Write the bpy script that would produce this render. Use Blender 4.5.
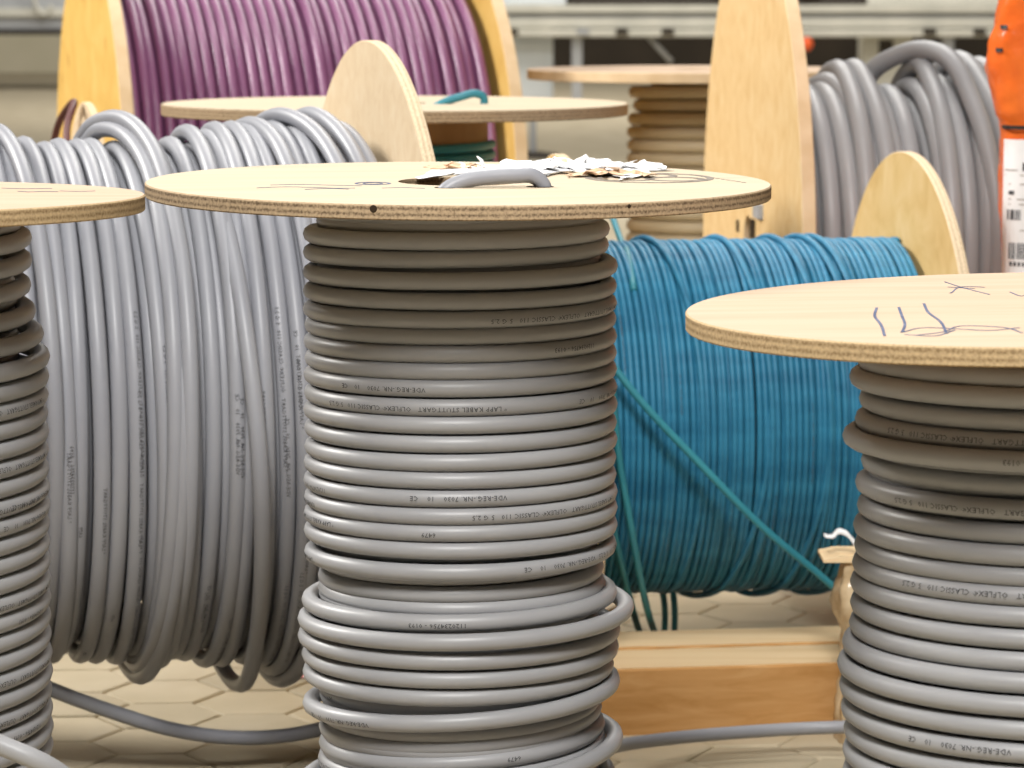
import bpy, bmesh, math, random
import numpy as np
from mathutils import Vector, Matrix, noise

random.seed(7)
rng = np.random.default_rng(11)
for o in list(bpy.data.objects):
    bpy.data.objects.remove(o, do_unlink=True)
scene = bpy.context.scene
COL = scene.collection
PI = math.pi

# ------------------------------------------------------------------ camera
FPX, HOR, CAMH = 3200.0, -8.0, 1.0
PITCH = math.atan((384.0 - HOR) / FPX)
cam_d = bpy.data.cameras.new('camera')
cam = bpy.data.objects.new('camera', cam_d)
COL.objects.link(cam)
cam.location = (0, 0, CAMH)
cam.rotation_euler = (PI / 2 - PITCH, 0, 0)
cam_d.sensor_width = 36.0
cam_d.lens = FPX / 1024.0 * 36.0
cam_d.clip_start = 0.05
cam_d.clip_end = 200
cam_d.dof.use_dof = True
cam_d.dof.focus_distance = 2.95
cam_d.dof.aperture_fstop = 14.0
scene.camera = cam

# ------------------------------------------------------------------ light
scene.view_settings.view_transform = 'Standard'
scene.view_settings.look = 'None'
scene.view_settings.gamma = 1.0
scene.view_settings.use_curve_mapping = False
scene.view_settings.exposure = 0.0
world = bpy.data.worlds.new('hall_light')
scene.world = world
world.use_nodes = True
bg = world.node_tree.nodes['Background']
bg.inputs[0].default_value = (1.0, 0.965, 0.93, 1)
bg.inputs[1].default_value = 0.03


def area_light(name, loc, target, sx, sy, power, col=(1, 0.97, 0.92)):
    d = bpy.data.lights.new(name, 'AREA')
    d.shape = 'RECTANGLE'
    d.size, d.size_y = sx, sy
    d.energy = power
    d.color = col
    o = bpy.data.objects.new(name, d)
    COL.objects.link(o)
    o.location = loc
    o.rotation_euler = (Vector(target) - Vector(loc)).to_track_quat('-Z', 'Y').to_euler()
    return o


area_light('hall_lamp_above', (0.2, 2.6, 6.0), (0.2, 3.4, 0), 1.5, 1.5, 115)
area_light('hall_lamp_front', (-0.3, -0.8, 4.6), (0, 3.3, 0.7), 1.4, 1.4, 390, (1, 0.985, 0.96))
area_light('hall_lamp_left', (-4.8, 6.4, 4.4), (0.2, 4.8, 0.5), 1.6, 1.6, 480)
area_light('hall_lamp_rear', (0.4, 8.4, 7.0), (0.4, 7.6, 0), 2.5, 2.5, 260)
area_light('hall_lamp_middle', (0.0, 15.5, 8.0), (0.0, 15.5, 0), 6.0, 5.0, 800)
area_light('hall_lamp_far', (0.0, 26.0, 8.0), (0.0, 36.0, 0), 12.0, 8.0, 1350)


def at(px, py, Y):
    """world point at depth Y seen at photograph pixel px, py"""
    u, v = (px - 512.0) / FPX, (py - 384.0) / FPX
    d = Vector((u, math.cos(PITCH) - v * math.sin(PITCH), -math.sin(PITCH) - v * math.cos(PITCH)))
    d *= Y / d.y
    return Vector((d.x, Y, CAMH + d.z))


# ------------------------------------------------------------------ materials
MATS = {}


def new_mat(name):
    m = bpy.data.materials.new(name)
    m.use_nodes = True
    nt = m.node_tree
    b = nt.nodes['Principled BSDF']
    MATS[name] = m
    return m, nt, b


def node(nt, t, **kw):
    n = nt.nodes.new(t)
    for k, v in kw.items():
        if k.startswith('i_'):
            n.inputs[k[2:].replace('_', ' ')].default_value = v
        else:
            setattr(n, k, v)
    return n


def ramp(nt, stops):
    r = nt.nodes.new('ShaderNodeValToRGB')
    els = r.color_ramp.elements
    while len(els) > 1:
        els.remove(els[-1])
    els[0].position, els[0].color = stops[0][0], (*stops[0][1], 1)
    for p, c in stops[1:]:
        e = els.new(p)
        e.color = (*c, 1)
    return r


def noisy(name, c1, c2, scale=8.0, rough=0.5, stretch=(1, 1, 1), detail=4, bump=0.0, bump_scale=60, spec=0.5, sheen=0):
    m, nt, b = new_mat(name)
    tc = node(nt, 'ShaderNodeTexCoord')
    mp = node(nt, 'ShaderNodeMapping')
    mp.inputs['Scale'].default_value = stretch
    nt.links.new(tc.outputs['Object'], mp.inputs[0])
    n = node(nt, 'ShaderNodeTexNoise')
    n.inputs['Scale'].default_value = scale
    n.inputs['Detail'].default_value = detail
    nt.links.new(mp.outputs[0], n.inputs['Vector'])
    r = ramp(nt, [(0.33, c1), (0.67, c2)])
    nt.links.new(n.outputs['Fac'], r.inputs[0])
    nt.links.new(r.outputs[0], b.inputs['Base Color'])
    b.inputs['Roughness'].default_value = rough
    b.inputs['Specular IOR Level'].default_value = spec
    if bump:
        n2 = node(nt, 'ShaderNodeTexNoise')
        n2.inputs['Scale'].default_value = bump_scale
        n2.inputs['Detail'].default_value = 3
        nt.links.new(mp.outputs[0], n2.inputs['Vector'])
        bp = node(nt, 'ShaderNodeBump')
        bp.inputs['Strength'].default_value = bump
        bp.inputs['Distance'].default_value = 0.004
        nt.links.new(n2.outputs['Fac'], bp.inputs['Height'])
        nt.links.new(bp.outputs[0], b.inputs['Normal'])
    return m


def wood(name, c1, c2, c3, grain=(2.2, 34, 34), scale=1.0, rough=0.62, knots=False):
    """long grained wood; grain runs along the object's X axis"""
    m, nt, b = new_mat(name)
    tc = node(nt, 'ShaderNodeTexCoord')
    mp = node(nt, 'ShaderNodeMapping')
    mp.inputs['Scale'].default_value = grain
    nt.links.new(tc.outputs['Object'], mp.inputs[0])
    n = node(nt, 'ShaderNodeTexNoise')
    n.inputs['Scale'].default_value = scale
    n.inputs['Detail'].default_value = 6
    n.inputs['Roughness'].default_value = 0.6
    n.inputs['Distortion'].default_value = 0.6
    nt.links.new(mp.outputs[0], n.inputs['Vector'])
    r = ramp(nt, [(0.25, c1), (0.5, c2), (0.75, c3)])
    nt.links.new(n.outputs['Fac'], r.inputs[0])
    out = r.outputs[0]
    if knots:
        v = node(nt, 'ShaderNodeTexVoronoi')
        v.inputs['Scale'].default_value = 5.0
        nt.links.new(tc.outputs['Object'], v.inputs['Vector'])
        kr = ramp(nt, [(0.0, (0.25, 0.12, 0.04)), (0.06, (0.5, 0.28, 0.1)), (0.11, (1, 1, 1))])
        nt.links.new(v.outputs['Distance'], kr.inputs[0])
        mx = node(nt, 'ShaderNodeMix')
        mx.data_type = 'RGBA'
        mx.blend_type = 'MULTIPLY'
        mx.inputs[0].default_value = 0.5
        nt.links.new(out, mx.inputs[6])
        nt.links.new(kr.outputs[0], mx.inputs[7])
        out = mx.outputs[2]
    nt.links.new(out, b.inputs['Base Color'])
    b.inputs['Roughness'].default_value = rough
    b.inputs['Specular IOR Level'].default_value = 0.12
    bp = node(nt, 'ShaderNodeBump')
    bp.inputs['Strength'].default_value = 0.15
    bp.inputs['Distance'].default_value = 0.002
    nt.links.new(n.outputs['Fac'], bp.inputs['Height'])
    nt.links.new(bp.outputs[0], b.inputs['Normal'])
    return m


def ply_edge(name, thick, c1, c2, axis='Z'):
    """layered plywood edge: plies stacked across the object's thickness"""
    m, nt, b = new_mat(name)
    tc = node(nt, 'ShaderNodeTexCoord')
    sp = node(nt, 'ShaderNodeSeparateXYZ')
    nt.links.new(tc.outputs['Object'], sp.inputs[0])
    nz = node(nt, 'ShaderNodeTexNoise')
    nz.inputs['Scale'].default_value = 18
    nt.links.new(tc.outputs['Object'], nz.inputs['Vector'])
    ml = node(nt, 'ShaderNodeMath', operation='MULTIPLY_ADD')
    ml.inputs[1].default_value = 2 * PI * 2.5 / thick
    nt.links.new(sp.outputs[axis], ml.inputs[0])
    nm = node(nt, 'ShaderNodeMath', operation='MULTIPLY')
    nm.inputs[1].default_value = 1.2
    nt.links.new(nz.outputs['Fac'], nm.inputs[0])
    nt.links.new(nm.outputs[0], ml.inputs[2])
    sn = node(nt, 'ShaderNodeMath', operation='SINE')
    nt.links.new(ml.outputs[0], sn.inputs[0])
    f = node(nt, 'ShaderNodeTexNoise')
    f.inputs['Scale'].default_value = 420
    f.inputs['Detail'].default_value = 2
    nt.links.new(tc.outputs['Object'], f.inputs['Vector'])
    ad = node(nt, 'ShaderNodeMath', operation='MULTIPLY_ADD')
    ad.inputs[1].default_value = 0.16
    ad.inputs[2].default_value = 0.0
    nt.links.new(sn.outputs[0], ad.inputs[0])
    a2 = node(nt, 'ShaderNodeMath', operation='ADD')
    nt.links.new(ad.outputs[0], a2.inputs[0])
    nt.links.new(f.outputs['Fac'], a2.inputs[1])
    r = ramp(nt, [(0.2, c1), (0.55, c2), (0.8, tuple(min(1, x * 1.25) for x in c2))])
    nt.links.new(a2.outputs[0], r.inputs[0])
    nt.links.new(r.outputs[0], b.inputs['Base Color'])
    b.inputs['Roughness'].default_value = 0.85
    b.inputs['Specular IOR Level'].default_value = 0.15
    return m


noisy('grey_pvc', (0.29, 0.29, 0.30), (0.34, 0.34, 0.345), 5, 0.42, spec=0.45)
noisy('grey_pvc_pale', (0.265, 0.27, 0.30), (0.305, 0.31, 0.335), 5, 0.42, spec=0.45)
noisy('blue_pvc', (0.016, 0.135, 0.245), (0.030, 0.205, 0.345), 14, 0.5, stretch=(0.6, 3, 3), spec=0.35)
noisy('teal_pvc', (0.02, 0.19, 0.25), (0.035, 0.25, 0.31), 8, 0.5)
noisy('purple_pvc', (0.16, 0.05, 0.125), (0.21, 0.075, 0.165), 6, 0.36, spec=0.6)
noisy('beige_pvc', (0.50, 0.40, 0.25), (0.58, 0.47, 0.30), 6, 0.55)
noisy('red_pvc', (0.07, 0.012, 0.010), (0.10, 0.018, 0.014), 6, 0.5)
noisy('ink', (0.05, 0.05, 0.055), (0.09, 0.09, 0.095), 400, 0.7, spec=0.1)
noisy('pen_blue', (0.07, 0.09, 0.16), (0.14, 0.16, 0.24), 60, 0.7, spec=0.1)
noisy('print_grey', (0.17, 0.15, 0.13), (0.30, 0.26, 0.22), 60, 0.8, spec=0.1)
noisy('hole_dark', (0.03, 0.02, 0.015), (0.05, 0.035, 0.02), 20, 0.9, spec=0.05)
wood('ply_birch', (0.70, 0.53, 0.34), (0.77, 0.61, 0.41), (0.81, 0.67, 0.48))
wood('ply_pink', (0.47, 0.335, 0.23), (0.53, 0.39, 0.275), (0.56, 0.425, 0.315))
wood('ply_top', (0.49, 0.395, 0.275), (0.545, 0.45, 0.32), (0.57, 0.48, 0.36))
wood('ply_yellow', (0.62, 0.40, 0.15), (0.72, 0.50, 0.22), (0.78, 0.57, 0.29), grain=(3, 14, 14), knots=True)
wood('plank_face', (0.66, 0.43, 0.19), (0.74, 0.52, 0.26), (0.79, 0.59, 0.33), grain=(1.5, 20, 20))
wood('plank_gold', (0.56, 0.34, 0.09), (0.64, 0.41, 0.12), (0.70, 0.48, 0.17), grain=(1.5, 12, 12), knots=True)
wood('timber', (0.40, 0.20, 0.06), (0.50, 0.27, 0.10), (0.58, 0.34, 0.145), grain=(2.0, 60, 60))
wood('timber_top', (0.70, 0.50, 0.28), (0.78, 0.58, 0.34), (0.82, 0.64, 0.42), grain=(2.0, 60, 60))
wood('core_wood', (0.30, 0.17, 0.08), (0.36, 0.21, 0.10), (0.42, 0.26, 0.13), grain=(20, 20, 2))
ply_edge('ply_rim', 0.0135, (0.13, 0.09, 0.055), (0.38, 0.28, 0.175))
ply_edge('ply_rim_yellow', 0.0150, (0.24, 0.16, 0.08), (0.44, 0.32, 0.18))
ply_edge('ply_rim_pale', 0.0160, (0.50, 0.38, 0.24), (0.68, 0.54, 0.37), axis='X')
noisy('rim_plain', (0.64, 0.46, 0.27), (0.74, 0.56, 0.36), 22, 0.8, spec=0.15)
noisy('paper', (0.78, 0.78, 0.78), (0.86, 0.86, 0.87), 20, 0.8, spec=0.2)
noisy('paper_brown', (0.62, 0.42, 0.27), (0.70, 0.50, 0.34), 20, 0.85, spec=0.1)
noisy('film_wrap', (0.42, 0.29, 0.15), (0.66, 0.53, 0.35), 26, 0.25, bump=0.6, bump_scale=70, spec=0.7)
noisy('film_orange', (0.72, 0.11, 0.015), (0.90, 0.20, 0.03), 9, 0.22, bump=0.9, bump_scale=24, spec=0.7)
noisy('black_tape', (0.02, 0.02, 0.022), (0.03, 0.03, 0.03), 20, 0.4)
noisy('steel', (0.30, 0.31, 0.33), (0.42, 0.43, 0.45), 30, 0.35)
noisy('machine_pale', (0.55, 0.54, 0.47), (0.66, 0.64, 0.56), 3, 0.6)
noisy('machine_grey', (0.36, 0.37, 0.38), (0.44, 0.45, 0.46), 3, 0.6)
noisy('machine_white', (0.58, 0.62, 0.64), (0.66, 0.70, 0.72), 2, 0.6)
noisy('machine_dark', (0.035, 0.028, 0.02), (0.05, 0.04, 0.03), 3, 0.8)
noisy('wall_cream', (0.60, 0.55, 0.40), (0.66, 0.60, 0.45), 1.5, 0.85)
noisy('wall_shadow', (0.035, 0.026, 0.016), (0.055, 0.04, 0.025), 1.5, 0.9)
noisy('orange_plastic', (0.85, 0.10, 0.02), (0.9, 0.14, 0.03), 10, 0.4)
noisy('red_print', (0.6, 0.12, 0.12), (0.7, 0.2, 0.2), 10, 0.7)


def floor_mat(name, rand):
    m, nt, b = new_mat(name)
    tc = node(nt, 'ShaderNodeTexCoord')
    n = node(nt, 'ShaderNodeTexNoise')
    n.inputs['Scale'].default_value = 5
    n.inputs['Detail'].default_value = 6
    g = node(nt, 'ShaderNodeNewGeometry')
    nt.links.new(g.outputs['Position'], n.inputs['Vector'])
    r = ramp(nt, [(0.3, (0.42, 0.355, 0.24)), (0.55, (0.50, 0.43, 0.305)), (0.75, (0.56, 0.49, 0.365))])
    nt.links.new(n.outputs['Fac'], r.inputs[0])
    out = r.outputs[0]
    if rand:
        oi = node(nt, 'ShaderNodeObjectInfo')
        hsv = node(nt, 'ShaderNodeHueSaturation')
        mr = node(nt, 'ShaderNodeMapRange')
        mr.inputs['To Min'].default_value = 0.88
        mr.inputs['To Max'].default_value = 1.08
        nt.links.new(oi.outputs['Random'], mr.inputs['Value'])
        nt.links.new(mr.outputs[0], hsv.inputs['Value'])
        nt.links.new(out, hsv.inputs['Color'])
        out = hsv.outputs[0]
    nt.links.new(out, b.inputs['Base Color'])
    b.inputs['Roughness'].default_value = 0.75
    b.inputs['Specular IOR Level'].default_value = 0.25
    n2 = node(nt, 'ShaderNodeTexNoise')
    n2.inputs['Scale'].default_value = 140
    nt.links.new(g.outputs['Position'], n2.inputs['Vector'])
    bp = node(nt, 'ShaderNodeBump')
    bp.inputs['Strength'].default_value = 0.15
    bp.inputs['Distance'].default_value = 0.002
    nt.links.new(n2.outputs['Fac'], bp.inputs['Height'])
    nt.links.new(bp.outputs[0], b.inputs['Normal'])
    return m


floor_mat('floor_base', False)
floor_mat('paver', True)


# ------------------------------------------------------------------ builders
def link_mesh(name, verts, faces, mats, parent=None, smooth=False, midx=None):
    me = bpy.data.meshes.new(name)
    if isinstance(verts, np.ndarray):
        verts = verts.tolist()
    me.from_pydata(verts, [], faces)
    if isinstance(mats, str):
        mats = [mats]
    for k in mats:
        me.materials.append(MATS[k])
    if midx is not None:
        me.polygons.foreach_set('material_index', midx)
    if smooth:
        me.polygons.foreach_set('use_smooth', [True] * len(me.polygons))
    me.update()
    o = bpy.data.objects.new(name, me)
    COL.objects.link(o)
    if parent is not None:
        o.parent = parent
    return o


def thing(name, label, cat, loc, rotz=0.0, group=None):
    o = bpy.data.objects.new(name, None)
    COL.objects.link(o)
    o.empty_display_size = 0.05
    o.location = loc
    o.rotation_euler = (0, 0, rotz)
    tag(o, label, cat, group)
    return o


def tag(o, label, cat, group=None):
    o['label'] = label
    o['category'] = cat
    if group:
        o['group'] = group


def frames(P, ref=None):
    """tangents and a stable normal for every path point"""
    T = np.gradient(P, axis=0)
    T /= np.linalg.norm(T, axis=1)[:, None] + 1e-12
    if ref is not None:
        O = ref - (ref * T).sum(1)[:, None] * T
        O /= np.linalg.norm(O, axis=1)[:, None] + 1e-12
        return T, O
    O = np.zeros_like(P)
    a = np.array([0.0, 0, 1.0])
    if abs(T[0] @ a) > 0.9:
        a = np.array([1.0, 0, 0])
    o = a - (a @ T[0]) * T[0]
    O[0] = o / np.linalg.norm(o)
    for i in range(1, len(P)):
        o = O[i - 1] - (O[i - 1] @ T[i]) * T[i]
        O[i] = o / (np.linalg.norm(o) + 1e-12)
    return T, O


def tube(name, P, r, mat, parent=None, sides=10, ref=None):
    P = np.asarray(P, float)
    N = len(P)
    T, O = frames(P, ref)
    B = np.cross(T, O)
    a = np.arange(sides) * 2 * PI / sides
    rr = np.full(N, r) if np.isscalar(r) else np.asarray(r)
    V = (P[:, None, :] + rr[:, None, None] * (np.cos(a)[None, :, None] * O[:, None, :] + np.sin(a)[None, :, None] * B[:, None, :])).reshape(-1, 3)
    i = np.arange(N - 1)[:, None] * sides
    j = np.arange(sides)[None, :]
    j2 = (j + 1) % sides
    F = np.stack([i + j, i + j2, i + sides + j2, i + sides + j], -1).reshape(-1, 4).tolist()
    F.append(list(range(sides))[::-1])
    F.append([(N - 1) * sides + k for k in range(sides)])
    return link_mesh(name, V, F, mat, parent, True)


def hermite(xk, yk, x):
    """smooth curve through the keys (finite-difference cubic)"""
    xk, yk, x = np.asarray(xk, float), np.asarray(yk, float), np.asarray(x, float)
    m = np.gradient(yk, xk)
    i = np.clip(np.searchsorted(xk, x, side='right') - 1, 0, len(xk) - 2)
    h = xk[i + 1] - xk[i]
    t = np.clip((x - xk[i]) / h, 0, 1)
    return ((1 + 2 * t) * (1 - t) ** 2 * yk[i] + t * (1 - t) ** 2 * h * m[i] + t * t * (3 - 2 * t) * yk[i + 1] + t * t * (t - 1) * h * m[i + 1])


def spline(pts, n=40):
    pts = np.array([tuple(p) for p in pts], float)
    d = np.concatenate([[0], np.cumsum(np.linalg.norm(np.diff(pts, axis=0), axis=1))])
    s = np.linspace(0, d[-1], n)
    return np.stack([hermite(d, pts[:, k], s) for k in range(3)], 1)


def lathe(name, prof, mat, parent=None, seg=96, axis='Z', midx=None, smooth_rim=False):
    """closed ring profile [(radius, along)] turned round Z or X; midx gives a slot per profile edge"""
    n = len(prof)
    V, F, MI = [], [], []
    for k in range(seg):
        a = 2 * PI * k / seg
        for r, z in prof:
            if axis == 'Z':
                V.append((r * math.cos(a), r * math.sin(a), z))
            else:
                V.append((z, r * math.cos(a), r * math.sin(a)))
    for k in range(seg):
        k2 = (k + 1) % seg
        for i in range(n):
            i2 = (i + 1) % n
            F.append((k * n + i, k2 * n + i, k2 * n + i2, k * n + i2))
            MI.append(midx[i] if midx else 0)
    o = link_mesh(name, V, F, mat, parent, False, MI)
    bm = bmesh.new()
    bm.from_mesh(o.data)
    bmesh.ops.recalc_face_normals(bm, faces=bm.faces)
    bm.to_mesh(o.data)
    bm.free()
    return o


def flange(name, R, t, hole, face, rim, parent, axis='Z', seg=128):
    b = min(0.0012, t * 0.12)
    prof = [(hole, -t / 2), (hole, t / 2), (R - b, t / 2), (R, t / 2 - b), (R, -t / 2 + b), (R - b, -t / 2)]
    return lathe(name, prof, [face, rim], parent, seg, axis, [1, 0, 1, 1, 1, 0])


def box(name, c, s, mat, parent=None, bevel=0.0, rot=None):
    bm = bmesh.new()
    bmesh.ops.create_cube(bm, size=1)
    bmesh.ops.scale(bm, vec=s, verts=bm.verts)
    if bevel:
        bmesh.ops.bevel(bm, geom=bm.edges[:], offset=bevel, segments=2, affect='EDGES')
    me = bpy.data.meshes.new(name)
    bm.to_mesh(me)
    bm.free()
    for k in ([mat] if isinstance(mat, str) else mat):
        me.materials.append(MATS[k])
    o = bpy.data.objects.new(name, me)
    COL.objects.link(o)
    o.location = c
    if rot:
        o.rotation_euler = rot
    if parent is not None:
        o.parent = parent
    return o


def strokes(name, lines, width, mat, parent, z=0.0, h=0.0004):
    """pen or print lines lying on a flat face (local XY), as thin raised ribbons"""
    V, F = [], []
    for ln in lines:
        w = width
        if isinstance(ln, tuple) and isinstance(ln[0], list):
            ln, w = ln
        p = np.array(ln, float)
        t = np.gradient(p, axis=0)
        t /= np.linalg.norm(t, axis=1)[:, None] + 1e-12
        nrm = np.stack([-t[:, 1], t[:, 0]], 1)
        b0 = len(V)
        for i in range(len(p)):
            a, b = p[i] + nrm[i] * w / 2, p[i] - nrm[i] * w / 2
            V += [(a[0], a[1], z), (b[0], b[1], z), (a[0], a[1], z + h), (b[0], b[1], z + h)]
        for i in range(len(p) - 1):
            q = b0 + i * 4
            F += [(q + 2, q + 3, q + 7, q + 6), (q, q + 2, q + 6, q + 4), (q + 1, q + 5, q + 7, q + 3)]
    return link_mesh(name, V, F, mat, parent)


# ---- lettering wrapped round the cables
_TXT = {}


def text_mesh(body, size):
    key = (body, size)
    if key not in _TXT:
        cu = bpy.data.curves.new('lettering', 'FONT')
        cu.body = body
        cu.size = size
        cu.resolution_u = 1
        cu.space_character = 1.08
        ob = bpy.data.objects.new('lettering', cu)
        COL.objects.link(ob)
        bpy.context.view_layer.update()
        dg = bpy.context.evaluated_depsgraph_get()
        me = bpy.data.meshes.new_from_object(ob.evaluated_get(dg))
        v = np.array([tuple(q.co) for q in me.vertices])
        f = [tuple(p.vertices) for p in me.polygons]
        bpy.data.objects.remove(ob, do_unlink=True)
        bpy.data.meshes.remove(me)
        _TXT[key] = (v, f)
    return _TXT[key]


def print_on_cable(name, P, ref, r, placements, parent, size=0.0065, direction=1, up=1):
    """placements: (arc length start, text, roll angle)"""
    T, O = frames(P, ref)
    B = np.cross(T, O)
    S = np.concatenate([[0], np.cumsum(np.linalg.norm(np.diff(P, axis=0), axis=1))])
    for s0, body, roll in placements:
        v, f = text_mesh(body, size)
        s = s0 + direction * v[:, 0]
        if s.min() <= S[0] or s.max() >= S[-1]:
            continue
        ip = lambda A: np.stack([np.interp(s, S, A[:, k]) for k in range(3)], 1)
        p, o, b = ip(P), ip(O), ip(B)
        psi = roll + up * (v[:, 1] - 0.35 * size) / r
        q = p + (r + 0.00025) * (np.cos(psi)[:, None] * o + np.sin(psi)[:, None] * b)
        link_mesh(name, q, f, 'ink', parent)


LONG = '* LAPP KABEL STUTTGART   ÖLFLEX® CLASSIC 110   5 G 2,5'
VDE = 'VDE-REG.-NR. 7030    10    CE'
NUM = '1120234756 - 0193'
SHORT = '6479'

# ------------------------------------------------------------------ floor
fl = link_mesh('floor', [(-30, -6, -0.004), (30, -6, -0.004), (30, 60, -0.004), (-30, 60, -0.004)], [(0, 1, 2, 3)], 'floor_base')
fl['kind'] = 'structure'
HS, GAP = 0.088, 0.0035


def hex_geo(s):
    """paver with bevelled top, origin at the top centre"""
    V, F = [], []
    for rr, z in ((s - GAP * 1.7, 0.0), (s - GAP * 0.6, -0.0022), (s - GAP * 0.6, -0.006)):
        for k in range(6):
            V.append((rr * math.cos(k * PI / 3), rr * math.sin(k * PI / 3), z))
    F.append(tuple(range(6)))
    for b in (0, 6):
        for k in range(6):
            k2 = (k + 1) % 6
            F.append((b + k, b + 6 + k, b + 6 + k2, b + k2))
    return V, F


hv, hf = hex_geo(HS)
hme = bpy.data.meshes.new('paver')
hme.from_pydata(hv, [], hf)
hme.materials.append(MATS['paver'])
cells = []
for i in range(-26, 30):
    for j in range(-4, 44):
        x = i * 1.5 * HS
        y = 1.2 + (j + 0.5 * (i % 2)) * math.sqrt(3) * HS
        c, s_ = math.cos(0.06), math.sin(0.06)
        X, Y = x * c - (y - 4.5) * s_ + 0.03, x * s_ + (y - 4.5) * c + 4.5
        if -2.2 < X < 2.4 and 1.2 < Y < 7.4:
            cells.append((X, Y))


def show_rank(c):
    X, Y = c
    u = X / Y * FPX
    inside = -560 < u < 560 and 4.0 < Y < 5.6
    return (0 if inside else 1, abs(Y - 4.5))


cells.sort(key=show_rank)
for k, (X, Y) in enumerate(cells[:280]):
    o = bpy.data.objects.new('paver', hme)
    COL.objects.link(o)
    o.parent = fl
    o.location = (X, Y, random.uniform(-0.0008, 0.0008))
    o.rotation_euler = (random.uniform(-.004, .004), random.uniform(-.004, .004), 0.06)
V, F = [], []
for X, Y in cells[280:]:
    b0 = len(V)
    c, s_ = math.cos(0.06), math.sin(0.06)
    V += [(X + x * c - y * s_, Y + x * s_ + y * c, z) for x, y, z in hv]
    F += [tuple(b0 + i for i in f) for f in hf]
po = link_mesh('paver_field', V, F, 'paver', fl)
po['kind'] = 'stuff'

# ------------------------------------------------------------------ far hall
wb = box('wall_back', (0, 40.1, 2.0), (60, 0.2, 4.0), 'wall_cream')
wb['kind'] = 'structure'
# dark panel on the far wall, the openings' shade put into its colour
x0, x1 = at(550, 50, 39.9).x, at(1300, 50, 39.9).x
dk = box('door_1', ((x0 + x1) / 2, 39.94, 1.5), (x1 - x0, 0.12, 3.0), 'wall_shadow')
dk['kind'] = 'structure'


def px_box(name, xa, xb, ya, yb, Y, depth, mat, parent, bevel=0.0, floor=False):
    a, b = at(xa, ya, Y), at(xb, yb, Y)
    zt, zb = a.z, (0.0 if floor else b.z)
    o = box(name, ((a.x + b.x) / 2, Y + depth / 2, (zt + zb) / 2), (b.x - a.x, depth, zt - zb), mat, None, bevel)
    if parent is not None:
        o.parent = parent
        o.location = o.location - parent.location
    return o


YC = 27.5
cx = at(760, 30, YC).x
cv = thing('roller_conveyor', 'long pale steel conveyor with two rails standing far behind the drums', 'conveyor', (cx, YC, 0))
px_box('top_rail', 497, 1180, 5, 13, YC, 0.12, 'machine_pale', cv, 0.01)
px_box('web', 497, 1180, 13, 20, YC + 0.06, 0.05, 'machine_grey', cv)
px_box('side_beam', 497, 1180, 18, 28, YC, 0.10, 'machine_pale', cv, 0.01)
px_box('bottom_rail', 497, 1180, 29, 37, YC - 0.03, 0.12, 'machine_pale', cv, 0.01)
for p in (512, 583, 622, 668, 930, 980):
    px_box('bracket', p - 6, p + 6, 29, 35, YC - 0.07, 0.05, 'machine_dark' if p != 583 else 'machine_grey', cv, 0.005)
for p in (577, 948, 1100):
    px_box('leg', p - 5, p + 5, 36, 100, YC + 0.03, 0.08, 'machine_grey', cv, 0.005, floor=True)
a, b = at(648, 36, YC + .1), at(672, 62, YC + .1)
br = tube('brace', [a - cv.location, b - cv.location], 0.022, 'machine_grey', cv, 8)
# the dark gear and the roller tubes above the rails
for k, (xa, xb) in enumerate(((570, 716), (795, 800), (822, 865))):
    px_box('guard_panel', xa, xb, -30, 4.5, YC + 0.12, 0.06, 'machine_dark', cv)
px_box('guard_panel', 497, 566, -30, 4.5, YC + 0.10, 0.06, 'machine_white', cv)
px_box('guard_panel', 868, 1060, -30, 4.5, YC + 0.10, 0.06, 'machine_pale', cv)
kn = at(807, 44, YC - 0.35)
kb = bmesh.new()
bmesh.ops.create_uvsphere(kb, u_segments=20, v_segments=12, radius=0.052)
bmesh.ops.scale(kb, vec=(1.0, 0.8, 1.1), verts=kb.verts)
me = bpy.data.meshes.new('knob')
kb.to_mesh(me)
kb.free()
me.materials.append(MATS['orange_plastic'])
me.polygons.foreach_set('use_smooth', [True] * len(me.polygons))
ko = bpy.data.objects.new('knob', me)
COL.objects.link(ko)
ko.parent = cv
ko.location = kn - cv.location
ko['label'] = 'round orange knob'
tube('knob_stem', [kn - cv.location, Vector((kn.x, YC + 0.02, kn.z + 0.02)) - cv.location], 0.015, 'machine_dark', cv, 8)

cab = thing('machine_cabinet', 'pale blue-grey machine cabinet under the far conveyor', 'cabinet', (at(528, 60, YC).x, YC + 0.2, 0))
px_box('body', 503, 553, 37, 106, YC + 0.2, 0.5, 'machine_white', cab, 0.01, floor=True)
px_box('door', 510, 548, 42, 98, YC + 0.19, 0.012, 'machine_white', cab, 0.003)
px_box('plinth', 503, 553, 104, 110, YC + 0.18, 0.02, 'machine_grey', cab, 0, floor=True)
cab2 = thing('control_cabinet', 'pale cabinet with a dark window behind the loose grey coil loops', 'cabinet', (at(890, 60, YC).x, YC + 0.25, 0))
px_box('body', 863, 912, 34, 100, YC + 0.25, 0.4, 'machine_pale', cab2, 0.01, floor=True)
px_box('window', 879, 893, 40, 62, YC + 0.24, 0.012, 'machine_dark', cab2, 0.002)

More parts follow.
